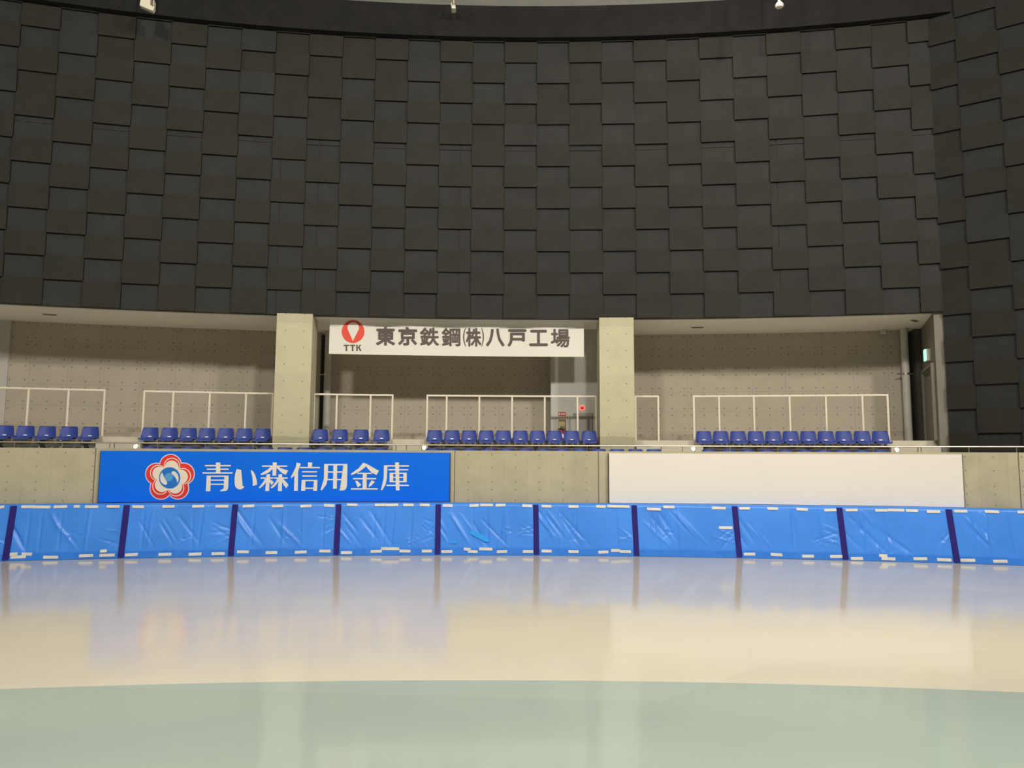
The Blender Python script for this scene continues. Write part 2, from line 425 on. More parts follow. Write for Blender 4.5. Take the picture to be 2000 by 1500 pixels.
# ------------------------------------------------------------------ pillars
PIL = R - .12
def pillar(xl, xr, label, zt):
    aL, aR = ang(xl, 740, PIL), ang(xr, 740, PIL)
    wid = (aR - aL)*R
    m = concrete('concrete_pillar', (.56, .525, .36), pu=wid, hu=(wid*.25, wid*.77), pv=.452, hv=(.226,), u0=aL*R, v0=hgt(1200, 848, PIL) - .226, su=0, sv=0, hr=.017, hole=.45, seam=.9, amt=.13,
                 stain=(hgt((xl + xr)/2, 853, PIL), hgt((xl + xr)/2, zt + 21, PIL), .78, .9))
    root = empty('concrete_pillar', P((aL + aR)/2, PIL + .5, Z_T1))
    bm = bmesh.new(); arc_box(bm, aL, aR, PIL, PIL + .95, Z_T1, hgt((xl + xr)/2, zt, PIL), 2)
    o = obj('shaft', bm, m, root, bevel=.012); o.matrix_parent_inverse = Matrix.Translation(-root.location)
    zl = hgt((xl + xr)/2, zt + 20, PIL)
    bm = bmesh.new(); arc_box(bm, aL + .0003, aR - .0003, PIL - .006, PIL + .01, zl - .012, zl + .012, 2)
    under(obj('cap_line', bm, kerb_m, root), o)
    tag(root, label, 'pillar', 'concrete pillars of the seating bays')
pillar(536, 607, 'square concrete pillar at the left end of the hanging white banner', 612)
pillar(1171, 1239, 'square concrete pillar at the right end of the hanging white banner', 620)

# drain pipes
pipe_m = vary(mat('pipe_paint', (.5, .49, .46), .45), 2, .05)
steel = mat('stainless', (.74, .68, .58), .28, 1.0)
def drain(x, r, rad, label):
    p = P(ang(x, 780, r), r, Z_WALK)
    root = empty('drain_pipe', p)
    bm = bmesh.new(); tube(bm, [(0, 0, 0), (0, 0, Z_SOF - Z_WALK)], rad, 16); obj('pipe', bm, pipe_m, root, True)
    bm = bmesh.new(); tube(bm, [(0, 0, 1.95), (0, 0, 2.0)], rad + .012, 16); box(bm, -rad - .16, -rad, -.015, .015, 1.96, 1.99); box(bm, rad, rad + .1, -.015, .015, 1.96, 1.99)
    obj('clamp', bm, steel, root, True)
    tag(root, label, 'pipe')
drain(638.5, REAR - .25, .105, 'grey vertical drain pipe just right of the left concrete pillar')
drain(1771.5, REAR - .25, .105, 'grey vertical drain pipe beside the dark niche near the exit sign')

# ------------------------------------------------------------------ soffit fittings
for x, y, lab in ((97, 614, 'thin grey ceiling vent above the leftmost seats'), (1362, 639, 'thin grey ceiling vent right of the right pillar'), (1786, 626, 'thin grey ceiling vent near the door at the right end')):
    d = ray(x, y); t = (Z_SOF - CAM_Z)/d.z; p = d*t
    bm = bmesh.new(); box(bm, -.17, .17, -.05, .05, -.012, .002)
    for k in range(3): box(bm, -.15, .15, -.035 + k*.03, -.02 + k*.03, -.02, -.011)
    o = obj('ceiling_vent', bm, mat('vent_grey', (.22, .2, .17), .7)); o.location = (p.x, p.y, Z_SOF - .002); o.rotation_euler = (0, 0, -math.atan2(p.x - CX, p.y - CY) + (.9 if x > 1700 else 0))
    tag(o, lab, 'vent')
d = ray(1725, 649); p = d*((Z_SOF - .08 - CAM_Z)/d.z)
bm = bmesh.new(); box(bm, -.06, .06, -.06, .06, -.06, .08); lathe(bm, [(.03, 0), (.035, .03), (.035, .06)], 12, Matrix.Translation((0, -.06, -.02)) @ Matrix.Rotation(math.pi/2, 4, 'X'))
o = obj('soffit_camera', bm, mat('camera_white', (.6, .58, .53), .5), bevel=.008); o.location = (p.x, p.y, Z_SOF - .08)
tag(o, 'tiny white box camera under the soffit left of the right drain pipe', 'camera')

# ------------------------------------------------------------------ lettering helpers
def glyph(ch, x0, x1, y0, y1, r, eps, bold=0.0, bm=None, mi=0):
    c = bpy.data.curves.new('glyph', 'FONT'); c.body = ch; c.resolution_u = 3
    o = bpy.data.objects.new('glyph', c); COL.objects.link(o)
    me = bpy.data.meshes.new_from_object(o.evaluated_get(bpy.context.evaluated_depsgraph_get()))
    bpy.data.objects.remove(o); bpy.data.curves.remove(c)
    xs = [v.co.x for v in me.vertices]; ys = [v.co.y for v in me.vertices]
    X0, X1, Y0, Y1 = min(xs), max(xs), min(ys), max(ys)
    x0 += bold; x1 -= bold; y0 += bold; y1 -= bold
    for k in range(9 if bold else 1):                      # a heavier stroke: the same outline laid again a hair to each side
        dx, dy = (bold*math.cos(k*math.pi/4), bold*math.sin(k*math.pi/4)) if k < 8 and bold else (0, 0)
        vs = []
        for v in me.vertices:
            px = x0 + (v.co.x - X0)/(X1 - X0)*(x1 - x0) + dx; py = y1 + (v.co.y - Y0)/(Y1 - Y0)*(y0 - y1) + dy
            a, z = at(px, py, r); vs.append(bm.verts.new(P(a, r - eps - .0004*k, z)))
        for f in me.polygons:
            try: bm.faces.new([vs[i] for i in f.vertices]).material_index = mi
            except ValueError: pass
    bpy.data.meshes.remove(me)
def poly(bm, pts, org, s, r, eps, mi=0):
    vs = []
    for x, y in pts:
        a, z = at(org[0] + x/s, org[1] + y/s, r); vs.append(bm.verts.new(P(a, r - eps, z)))
    f = bm.faces.new(vs); f.material_index = mi
    if len(vs) > 4: bmesh.ops.triangulate(bm, faces=[f])
def circ(cx, cy, r, n=40): return [(cx + r*math.cos(k*2*math.pi/n), cy + r*math.sin(k*2*math.pi/n)) for k in range(n)]
def R4(x0, y0, x1, y1): return [(x0, y0), (x1, y0), (x1, y1), (x0, y1)]
def keep(o, root): o.matrix_parent_inverse = Matrix.Translation(-Vector(root.location)); return o
def flat(name, bm, m, root):
    me = bpy.data.meshes.new(name)
    for f in bm.faces:
        f.normal_update()
        c = f.calc_center_median()
        if f.normal.dot(Vector((CX, CY, c.z)) - c) < 0: f.normal_flip()
    bm.to_mesh(me); bm.free()
    return keep(link(name, me, m, root), root)
white_l = mat('letter_white', (.80, .76, .69), .5)

# ------------------------------------------------------------------ hanging banner
BN = R + .42
root = empty('hanging_banner', P(ang(892, 690, BN), BN, hgt(892, 695, BN)))
aL, aR = ang(643, 670, BN), ang(1140.5, 670, BN)
zb0, zb1 = hgt(643, 691, BN), hgt(1140, 697, BN)
bm = bmesh.new(); n = 40
bl = bm.loops.layers.uv.verify()
fr = []; bk = []
for i in range(n + 1):
    t = i/n; a = aL + (aR - aL)*t; rip = .006*math.sin(i*.9) + .004*math.sin(i*2.3)
    zb = zb0 + (zb1 - zb0)*t
    fr.append((bm.verts.new(P(a, BN, zb)), bm.verts.new(P(a, BN + rip, Z_SOF - .01)))); bk.append((bm.verts.new(P(a, BN + .02, zb)), bm.verts.new(P(a, BN + .02 + rip, Z_SOF - .01))))
for i in range(n):
    bm.faces.new((fr[i][0], fr[i + 1][0], fr[i + 1][1], fr[i][1])); bm.faces.new((bk[i + 1][0], bk[i][0], bk[i][1], bk[i + 1][1]))
    bm.faces.new((fr[i + 1][0], fr[i][0], bk[i][0], bk[i + 1][0])); bm.faces.new((fr[i][1], fr[i + 1][1], bk[i + 1][1], bk[i][1]))
for i in (0, n): bm.faces.new((fr[i][0], fr[i][1], bk[i][1], bk[i][0]))
keep(obj('cloth', bm, vary(mat('banner_white', (.80, .775, .70), .75), .8, .02), root, True), root)
G = 7.6923; o1, o2 = (640, 610), (890, 610)
bm = bmesh.new()
for ch, og, b in (('東', o1, (725, 1015, 220, 500)), ('京', o1, (1058, 1345, 220, 500)), ('鉄', o1, (1385, 1672, 228, 505)), ('鋼', o1, (1712, 1994, 232, 512)),
                  ('株', o2, (152, 385, 235, 515)), ('八', o2, (455, 735, 245, 515)), ('戸', o2, (778, 1062, 255, 517)), ('工', o2, (1105, 1385, 262, 510)), ('場', o2, (1428, 1714, 250, 528))):
    glyph(ch, og[0] + b[0]/G, og[0] + b[1]/G, og[1] + b[2]/G, og[1] + b[3]/G, BN,   .008, 1.3 if ch not in '鋼場株鉄' else .92, bm)
for ch, b in (('(', (110, 158, 232, 515)), (')', (380, 426, 232, 515))):
    glyph(ch, 890 + b[0]/G, 890 + b[1]/G, 610 + b[2]/G, 610 + b[3]/G, BN, .008, .0, bm)
brown_l = mat('letter_brown', (.095, .073, .062), .6)
flat('lettering', bm, brown_l, root)
bm = bmesh.new()
poly(bm, circ(382, 289, 171, 64), o1, G, BN, .008, 0)
drop = [(385 + 86*math.cos(t), 233 + 84*math.sin(t)) for t in [math.radians(d_) for d_ in range(-200, 21, 10)]] + [(395, 400), (381, 433), (366, 400)]
poly(bm, drop, o1, G, BN, .012, 1)
emb_b = flat('emblem', bm, [mat('emblem_red', (.78, .065, .03), .55), mat('emblem_white', (.80, .775, .70), .75)], root)
bm = bmesh.new()
def st(pts): poly(bm, pts, o1, G, BN, .008)
st(R4(240, 487, 322, 507)); st(R4(270, 507, 293, 581)); st(R4(335, 487, 413, 507)); st(R4(364, 507, 387, 581)); st(R4(430, 487, 452, 581))
st([(482, 487), (508, 487), (472, 532), (452, 540), (452, 530)]); st([(462, 530), (478, 524), (505, 572), (500, 583), (482, 581)])
under(flat('initials', bm, brown_l, root), emb_b)
tag(root, 'wide white banner with red round emblem and dark characters hanging between the two pillars', 'banner')

# ------------------------------------------------------------------ boards on the parapet
def board(name, x0, x1, yt, yb, r, m, depth, label):
    (aL, _), (aR, _) = at(x0, (yt + yb)/2, r), at(x1, (yt + yb)/2, r)
    z0, z1 = hgt((x0 + x1)/2, yb, r), hgt((x0 + x1)/2, yt, r)
    root = empty(name, P((aL + aR)/2, r + depth, z0))
    bm = bmesh.new(); arc_box(bm, aL, aR, r, r + depth, z0, z1, 24)
    keep(obj('panel', bm, m, root), root)
    bm = bmesh.new()
    e = .0004
    arc_box(bm, aL - e, aR + e, r + .012, r + depth - .002, z0 - .028, z0 - .002, 24)
    for a_ in (aL - e, aR + .0001): arc_box(bm, a_, a_ + .0003, r + .012, r + depth - .005, z0 - .002, z1, 1)
    keep(obj('frame', bm, mat('board_frame', (.07, .05, .045), .6), root), root)
    tag(root, label, 'signboard')
    return root
BR = PAR_R - .12
blue_b = vary(mat('board_blue', (.0, .155, .86), .5, spec=.2), .6, .04)
sign = board('sponsor_board', 194.5, 878, 882.5, 979.5, BR, blue_b, .118, 'wide blue board with flower emblem and white characters on the concrete parapet')
T6, T7 = ((270, 880), 7.6923), ((490, 880), 6.0606)
bm = bmesh.new()
def s6(pts): poly(bm, pts, *T6, BR, .006)
def s7(pts): poly(bm, pts, *T7, BR, .006)
s6(R4(1168, 178, 1233, 335)); s6(R4(1002, 216, 1392, 238)); s6(R4(1030, 270, 1362, 291)); s6(R4(965, 327, 1418, 348))
s6([(1030, 378), (1092, 378), (1084, 612), (1016, 612)]); s6(R4(1030, 376, 1358, 395))
s6([(1295, 378), (1358, 378), (1353, 555), (1342, 588), (1315, 608), (1236, 614), (1232, 596), (1262, 590), (1282, 570), (1290, 540)])
s6(R4(1088, 436, 1295, 453)); s6(R4(1086, 497, 1292, 516))
s6([(1480, 275), (1548, 292), (1528, 350), (1512, 430), (1515, 500), (1530, 540), (1545, 550), (1570, 535), (1588, 531), (1590, 552), (1565, 575), (1530, 587), (1490, 575), (1462, 545), (1448, 490), (1448, 420), (1460, 340)])
s6([(1690, 300), (1715, 300), (1750, 350), (1775, 420), (1785, 480), (1783, 515), (1720, 532), (1722, 470), (1715, 390)])
s7([(260, 140), (307, 140), (300, 297), (256, 297)]); s7(R4(132, 176, 432, 192))
s7([(235, 190), (262, 190), (262, 215), (225, 250), (170, 280), (122, 290), (117, 275), (165, 250), (205, 220)])
s7([(300, 190), (330, 190), (360, 215), (400, 232), (443, 238), (412, 287), (375, 270), (340, 240), (310, 208)])
s7([(186, 280), (228, 280), (216, 480), (170, 480)]); s7(R4(116, 317, 268, 333))
s7([(165, 335), (188, 335), (190, 360), (160, 400), (130, 430), (100, 450), (97, 435), (130, 400), (155, 360)])
s7([(222, 335), (240, 360), (275, 375), (245, 408), (222, 370)])
s7([(328, 280), (372, 280), (368, 480), (320, 480)]); s7(R4(276, 317, 436, 333))
s7([(310, 335), (325, 335), (325, 365), (300, 405), (270, 435), (240, 448), (238, 432), (275, 395), (300, 360)])
s7([(370, 335), (385, 335), (405, 375), (447, 405), (420, 447), (390, 410), (370, 370)])
s7([(543, 142), (592, 155), (560, 240), (525, 290), (478, 328), (474, 315), (505, 270), (530, 200)]); s7([(518, 265), (560, 240), (555, 478), (510, 478)])
s7([(675, 140), (727, 142), (722, 200), (678, 200)]); s7(R4(583, 193, 817, 210)); s7(R4(608, 243, 783, 259)); s7(R4(608, 293, 783, 309))
s7([(602, 347), (647, 347), (643, 478), (595, 478)]); s7(R4(602, 347, 788, 363)); s7([(748, 347), (790, 347), (783, 478), (737, 478)]); s7(R4(640, 438, 740, 455))
s7([(868, 158), (916, 158), (910, 330), (895, 400), (840, 473), (825, 465), (850, 410), (865, 330)]); s7(R4(868, 158, 1143, 175)); s7([(977, 170), (1022, 170), (1018, 452), (972, 452)])
s7([(1095, 158), (1143, 158), (1138, 420), (1125, 455), (1100, 472), (1050, 474), (1048, 458), (1075, 450), (1090, 430)]); s7(R4(912, 245, 1097, 261)); s7(R4(905, 335, 1095, 351))
s7([(1330, 143), (1383, 162), (1350, 200), (1290, 245), (1230, 275), (1190, 290), (1185, 275), (1230, 245), (1280, 205)])
s7([(1360, 180), (1385, 165), (1420, 200), (1470, 228), (1516, 240), (1487, 290), (1430, 260), (1390, 220)])
s7(R4(1262, 262, 1432, 278)); s7([(1325, 270), (1372, 270), (1370, 450), (1322, 450)]); s7(R4(1210, 325, 1485, 341))
s7([(1235, 355), (1262, 360), (1307, 405), (1265, 437), (1250, 395)]); s7([(1430, 350), (1470, 370), (1425, 415), (1392, 435), (1400, 400)]); s7(R4(1185, 445, 1503, 462))
s7([(1708, 140), (1753, 140), (1760, 472), (1716, 472)]); s7(R4(1575, 174, 1872, 190)); s7([(1575, 178), (1618, 178), (1610, 330), (1595, 400), (1555, 472), (1540, 465), (1560, 410), (1572, 330)])
s7(R4(1628, 219, 1863, 235)); s7(R4(1642, 262, 1685, 375)); s7(R4(1805, 262, 1845, 375)); s7(R4(1642, 262, 1845, 278)); s7(R4(1680, 310, 1808, 323)); s7(R4(1642, 360, 1845, 375)); s7(R4(1605, 404, 1872, 420))
flat('lettering', bm, white_l, sign)
bm = bmesh.new()
red_m = mat('flower_red', (.75, .03, .025), .5)
lob = [(488, 222), (680, 350), (597, 565), (341, 568), (276, 353)]
ring_c = [(508, 230), (672, 384), (569, 566), (336, 540), (301, 337)]
pet_c = [(505, 255), (643, 392), (556, 540), (358, 518), (322, 345)]
for c in lob: poly(bm, circ(*c, 171), *T6, BR, .004, 0)
for c in lob: poly(bm, circ(*c, 157), *T6, BR, .007, 1)
poly(bm, circ(475, 410, 170), *T6, BR, .007, 1)
for c in ring_c: poly(bm, circ(*c, 123), *T6, BR, .010, 2)
for c in ring_c: poly(bm, circ(c[0]*.985 + 475*.015, c[1]*.985 + 410*.015, 111), *T6, BR, .0125, 1)
for c in pet_c: poly(bm, circ(*c, 106), *T6, BR, .015, 2)
poly(bm, circ(475, 410, 172), *T6, BR, .017, 2)
emb = flat('emblem', bm, [mat('flower_lilac', (.78, .70, .78), .5), red_m, mat('flower_cream', (.82, .74, .62), .5)], sign)
bm = bmesh.new()
poly(bm, circ(475, 410, 160), *T6, BR, .020, 0)
gl = mat('globe_blue', (.01, .17, .60), .4); gl2 = mat('globe_light', (.10, .36, .68), .4)
poly(bm, [(360, 325), (335, 370), (330, 420), (345, 470), (380, 505), (420, 516), (440, 498), (438, 470), (400, 430), (368, 380), (362, 350)], *T6, BR, .023, 1)
poly(bm, [(505, 325), (520, 308), (550, 310), (590, 345), (612, 400), (610, 450), (590, 490), (585, 450), (560, 400), (520, 360), (503, 345)], *T6, BR, .023, 1)
poly(bm, circ(462, 400, 62), *T6, BR, .0215, 2)
under(flat('globe', bm, [gl, white_l, gl2], sign), emb)
white_b = vary(mat('board_white', (.83, .79, .72), .45, spec=.4), .6, .015)
board('blank_board', 1190, 1881, 886.5, 985.5, BR, white_b, .118, 'wide blank white board on the right half of the concrete parapet')

# ------------------------------------------------------------------ parapet handrail
RAIL = PAR_R + .1
Z_RAIL = hgt(1000, 870, RAIL)
root = empty('handrail', P(0, RAIL, Z_PAR))
a0, a1 = A_L, .36
bm = bmesh.new(); tube(bm, [P(a0 + (a1 - a0)*i/90, RAIL, Z_RAIL) for i in range(91)], .021, 10)
keep(obj('rail_pipe', bm, steel, root, True), root)
for k in range(-2, 23):
    x = 28 + 93.2*k
    a = ang(x, 872, RAIL)
    bm = bmesh.new(); tube(bm, [P(a, RAIL, Z_PAR), P(a, RAIL, Z_RAIL - .015)], .011, 8)
    keep(obj('post', bm, steel, root, True), root)
tag(root, 'long thin steel handrail running along the top of the concrete parapet', 'handrail')

# ------------------------------------------------------------------ white guard rails behind the seats
GR = 49.5
white_p = mat('rail_white', (.82, .75, .62), .45)
def guard(xs, label, endgrey=False):
    zt = Z_GT
    As = [ang(x, 820, GR) for x in xs]
    root = empty('guard_rail', P(sum(As)/len(As), GR, Z_WALK))
    def bar(name, a0, a1, z0, z1, hw=.024, n=1):
        bm = bmesh.new(); arc_box(bm, a0, a1, GR - hw, GR + hw, z0, z1, n); keep(obj(name, bm, white_p, root, bevel=.004), root)
    bar('top_rail', As[0] - .0005, As[-1] + .0005, zt - .05, zt, .025, max(1, len(xs)))
    for a in As: bar('post', a - .0005, a + .0005, Z_WALK, zt - .05)
    tag(root, label, 'railing', 'white guard rails behind the seats')
Z_GT = hgt(1000, 772, GR)
guard([-105, -28, 52.5, 131, 201.5], 'white guard rail behind the five leftmost seats')
guard([279.5, 336.5, 408, 479, 531], 'white guard rail ending at the left side of the left pillar')
guard([612.5, 657, 723, 766], 'white guard rail of three bays starting right of the left pillar')
guard([834, 872, 936, 1000, 1064, 1128, 1164], 'white guard rail ending at the left side of the right pillar')
guard([1241.5, 1286], 'short white one-bay guard rail against the right side of the right pillar')
guard([1355.5, 1405, 1473, 1543, 1614, 1685.5, 1735], 'long white guard rail behind the rightmost group of blue seats')

# ------------------------------------------------------------------ seats
seat_m = vary(mat('seat_blue', (.040, .070, .33), .45, spec=.3), 2, .06)
lab_m = mat('sticker_white', (.85, .83, .82), .4)
brk_m = mat('bracket_steel', (.55, .52, .47), .35, .9)
blk_m = mat('support_black', (.008, .008, .008), .6)
beam_m = vary(mat('beam_grey', (.11, .10, .085), .6), 3, .2)
def seat_mesh():
    bm = bmesh.new()
    # side profile from front lip over the pan and up the back: (y, z, half width)
    prof = [(-.225, -.015, .175), (-.222, .012, .185), (-.19, .022, .195), (-.10, .012, .203), (0, .005, .205), (.07, .012, .207), (.115, .04, .207), (.14, .09, .203),
            (.155, .16, .196), (.17, .23, .188), (.182, .285, .178), (.188, .312, .168), (.190, .325, .15)]
    nu = 14; g = []
    for (y, z, hw) in prof:
        row = []; hw *= 1.07; z *= 1.04
        for i in range(nu + 1):
            s = -1 + 2*i/nu
            e = abs(s)**3
            zz = z + (.022*e if z < .03 else 0); yy = y - (.05*s*s if z > .05 else .012*e)
            row.append(bm.verts.new((s*hw, yy, zz)))
        g.append(row)
    for a, b in zip(g, g[1:]):
        for i in range(nu): bm.faces.new((a[i], a[i + 1], b[i + 1], b[i]))
    bmesh.ops.recalc_face_normals(bm, faces=bm.faces)
    bmesh.ops.solidify(bm, geom=bm.faces[:], thickness=.014)
    return bm
def seat_proto():
    root = empty('stadium_seat', (0, 0, 0))
    global shell_part
    shell_part = obj('shell', seat_mesh(), seat_m, root, True, angle=60)
    bm = bmesh.new(); box(bm, -.04, .04, .082, .1, .088, .113)
    for v in bm.verts: v.co.y += (v.co.z - .1)*.25
    s = obj('number_sticker', bm, lab_m, shell_part)
    s.location.y = .012
    bm = bmesh.new(); box(bm, -.10, -.07, -.09, .1, -.07, -.004); box(bm, .07, .10, -.09, .1, -.07, -.004); box(bm, -.07, .07, -.02, .03, -.07, -.05)
    obj('bracket', bm, brk_m, root)
    return root
def place(root, x, y, r, z):
    a = ang(x, y, r); root.location = P(a, r, z); root.rotation_euler = (0, 0, -a)
def dup(root, parent=None):
    c = root.copy(); COL.objects.link(c)
    if parent: c.parent = parent; c.matrix_parent_inverse = root.matrix_parent_inverse.copy()
    for ch in list(root.children): dup(ch, c)
    return c
ORD = ['first', 'second', 'third', 'fourth', 'fifth', 'sixth', 'seventh', 'eighth', 'ninth', 'tenth', 'eleventh', 'twelfth', 'thirteenth']
ROW2, ROW1 = 48.98, 48.22
Z_S2 = hgt(1000, 864.5, ROW2 - .2)
groupsA = [
    ([5, 46, 88, 131.5, 173], 'upper row blue seat by the left edge, %s of five from left', 'upper row seats by the left edge'),
    ([290.5, 328.5, 366, 402, 439, 475.5, 511.5], 'upper row blue seat left of the left pillar, %s of seven from left', 'upper row seats left of the left pillar'),
    ([624.5, 663, 704, 744.5], 'upper row blue seat right of the left pillar, %s from that pillar', 'upper row seats right of the left pillar'),
    ([848.5, 882.5, 916, 949.5, 983, 1016.5, 1050, 1083.5, 1117, 1151], 'upper row blue seat left of the right pillar, %s of ten from left', 'upper row seats left of the right pillar'),
    ([1376, 1409, 1443, 1477.5, 1512, 1546, 1580.5, 1615, 1650, 1686, 1722], 'blue seat in the rightmost upper group, %s of eleven from left', 'upper row seats in the rightmost group')]
proto = seat_proto(); used = False
for xs, lab, grp in groupsA:
    for k, x in enumerate(xs):
        s = dup(proto) if used else proto; used = True
        place(s, x, 855, ROW2, Z_S2); tag(s, lab % ORD[k], 'seat', grp)
    # the steel beam that carries the group
    aL, aR = ang(xs[0] - 13, 870, ROW2), ang(xs[-1] + 15, 870, ROW2)
    b = empty('seat_support', P((aL + aR)/2, ROW2, Z_T2))
    bm = bmesh.new(); arc_box(bm, aL, aR, ROW2 - .04, ROW2 + .06, Z_S2 - .17, Z_S2 - .071); keep(obj('beam', bm, beam_m, b), b)
    for j in range(0, len(xs), 3 if len(xs) > 5 else 2):
        a = ang(xs[j] - 4, 870, ROW2); bm = bmesh.new(); arc_box(bm, a - .0009, a + .0009, ROW2 - .075, ROW2 + .05, Z_T2, Z_S2 - .03, 1)
        keep(obj('support', bm, blk_m, b), b)
    tag(b, 'steel bench beam on black supports under ' + grp, 'seat support', 'supports under the upper seats')
z_tip = hgt(900, 876.8, ROW1 + .15)
Z_S1 = z_tip - .325
shell = bpy.data.objects.new('stadium_seat', shell_part.data)
first = True
for x0, dx, n_, lab, grp in ((291.5, 37.6, 13, 'lower row blue seat top behind the blue board, %s of thirteen from left', 'lower row seats behind the blue board'),
                          (846, 36.0, 13, 'lower row blue seat top between the two boards, %s of thirteen from left', 'lower row seats between the boards'),
                          (1387, 37.3, 10, 'lower row blue seat top behind the white board, %s of ten from left', 'lower row seats behind the white board')):
    for k in range(n_):
        s = shell.copy() if not first else shell; first = False
        COL.objects.link(s); place(s, x0 + dx*k, 877, ROW1, Z_S1); tag(s, lab % ORD[k], 'seat', grp)
    aL, aR = ang(x0 - 15, 870, ROW1), ang(x0 + dx*(n_ - 1) + 15, 870, ROW1)
    b = empty('seat_support', P((aL + aR)/2, ROW1, Z_T1))
    bm = bmesh.new(); arc_box(bm, aL, aR, ROW1 - .04, ROW1 + .06, Z_S1 - .11, Z_S1 - .02); keep(obj('beam', bm, beam_m, b), b)
    for j in range(0, n_, 3):
        a = ang(x0 + dx*j, 870, ROW1); bm = bmesh.new(); arc_box(bm, a - .0009, a + .0009, ROW1 - .05, ROW1 + .05, Z_T1, Z_S1 - .10, 1); keep(obj('support', bm, blk_m, b), b)
    tag(b, 'steel bench beam on black supports under ' + grp, 'seat support', 'supports under the lower seats')

# aisle steps and their foot lights
glow_m = mat('foot_light_glow', (.9, .95, .8), .4, emit=(1.0, 1.0, .78), es=.8)
for x0, x1, xl, yl, lab in ((190, 277, 264, 872.5, 'left of the blue emblem board'), (768, 836, 828, 875, 'in the middle below the banner'), (1242, 1372, 1354, 877.5, 'right of the right pillar'), (1737, 1834, 1752, 879, 'below the exit sign')):
    s = empty('aisle_step', P(ang((x0 + x1)/2, 875, 48.95), 48.95, Z_T2))
    bm = bmesh.new(); arc_box(bm, ang(x0, 875, 48.9), ang(x1, 875, 48.9), 48.75, 49.395, Z_T2, Z_PAR + .17, 2); blk = keep(obj('block', bm, kerb_m, s), s)
    xj = x0 + (x1 - x0)*.38 if xl > (x0 + x1)/2 else x0 + (x1 - x0)*.57
    a = ang(xj, 875, 48.75); bm = bmesh.new(); arc_box(bm, a - .0002, a + .0002, 48.742, 48.755, Z_T2, Z_PAR + .17, 1); under(obj('joint', bm, joint_m, s), blk)
    tag(s, 'cream concrete aisle step %s' % lab, 'step', 'aisle steps between the seats')
    a = ang(xl, 872, 48.72); p = P(a, 48.748, hgt(xl, yl, 48.72)); l = empty('foot_light', p, -a)
    Mx = Matrix.Rotation(math.pi/2, 4, 'X')
    bm = bmesh.new(); lathe(bm, [(.066, 0), (.066, .01), (.058, .014)], 20, Mx); hs = obj('housing', bm, steel, l, True)
    bm = bmesh.new(); lathe(bm, [(.055, .0145), (.05, .022), (.03, .028), (.005, .03)], 20, Mx); obj('lens', bm, glow_m, hs, True)
    tag(l, 'small round glowing foot light on the aisle step %s' % lab, 'light', 'foot lights of the aisles')

# ------------------------------------------------------------------ fittings on the grey service wall
def on_service(name, x, y, label, cat):
    a, z = at(x, y, SV); o = empty(name, P(a, SV, z), -a); tag(o, label, cat); return o
red_s = mat('sign_red', (.42, .02, .02), .5)
o = on_service('extinguisher_sign', 1098, 811, 'red plate with white symbol above a fire extinguisher on the grey service wall', 'sign')
bm = bmesh.new(); box(bm, -.11, .11, -.014, -.002, -.02, .09); rp_ = obj('red_plate', bm, red_s, o)
bm = bmesh.new(); box(bm, -.11, .11, -.014, -.002, -.09, -.022); obj('white_plate', bm, mat('plate_white', (.5, .46, .40), .5), o)
bm = bmesh.new(); box(bm, -.09, -.07, -.02, -.0135, .0, .07)
for k in range(4): box(bm, -.04 + k*.033, -.02 + k*.033, -.02, -.0135, .015, .055)
obj('symbol', bm, lab_m, rp_)
o = on_service('instruction_poster', 1098, 830, 'narrow brown and cream instruction poster behind the fire extinguisher', 'poster')
bm = bmesh.new(); box(bm, -.11, .11, -.012, -.002, -.5, .16); obj('sheet', bm, mat('poster_brown', (.17, .11, .06), .6), o)
bm = bmesh.new(); box(bm, -.10, .08, -.016, -.0125, -.1, .1); obj('cream_field', bm, mat('poster_cream', (.45, .40, .2), .6), o)
a = ang(1096, 845, SV - .16); o = empty('fire_extinguisher', P(a, SV - .16, Z_WALK), -a)
ze = hgt(1096, 838, SV - .16) - Z_WALK
bm = bmesh.new(); lathe(bm, [(.07, 0), (.085, .02), (.085, ze - .12), (.07, ze - .06), (.035, ze - .02)], 20); obj('cylinder', bm, mat('extinguisher_red', (.45, .02, .02), .35), o, True)
bm = bmesh.new(); lathe(bm, [(.03, ze - .021), (.03, ze + .03)], 12); box(bm, -.02, .10, -.012, .012, ze + .03, ze + .05); box(bm, -.02, .11, -.012, .012, ze + .065, ze + .08); vl = obj('valve', bm, blk_m, o)
bm = bmesh.new(); tube(bm, [(-.02, -.02, ze + .01), (-.09, -.05, ze), (-.13, -.05, ze - .1), (-.12, -.05, ze - .3)], .011, 8); obj('hose', bm, blk_m, vl, True)
bm = bmesh.new(); lathe(bm, [(.0865, ze - .26), (.0865, ze - .14)], 20); obj('label_band', bm, lab_m, o, True)
tag(o, 'red fire extinguisher standing against the grey service wall left of the right pillar', 'extinguisher')
o = on_service('alarm_lamp', 1137, 796.5, 'round glowing red alarm lamp on the grey service wall', 'lamp')
Mx = Matrix.Rotation(math.pi/2, 4, 'X')
bm = bmesh.new(); lathe(bm, [(.085, 0), (.085, .025), (.06, .035)], 24, Mx); obj('ring', bm, mat('alarm_ring', (.8, .25, .2), .4, emit=(1.0, .22, .16), es=.75), o, True)
bm = bmesh.new(); lathe(bm, [(.055, .036), (.045, .06), (.015, .07)], 20, Mx); obj('lens', bm, mat('alarm_lens', (.5, .01, .01), .3, emit=(.6, .01, .01), es=.5), o, True)
o = on_service('green_plate', 1121.5, 810.5, 'tiny green square plate on the grey service wall', 'sign')
bm = bmesh.new(); box(bm, -.032, .032, -.012, -.002, -.045, .045); obj('plate', bm, mat('plate_green', (.03, .14, .07), .5), o)
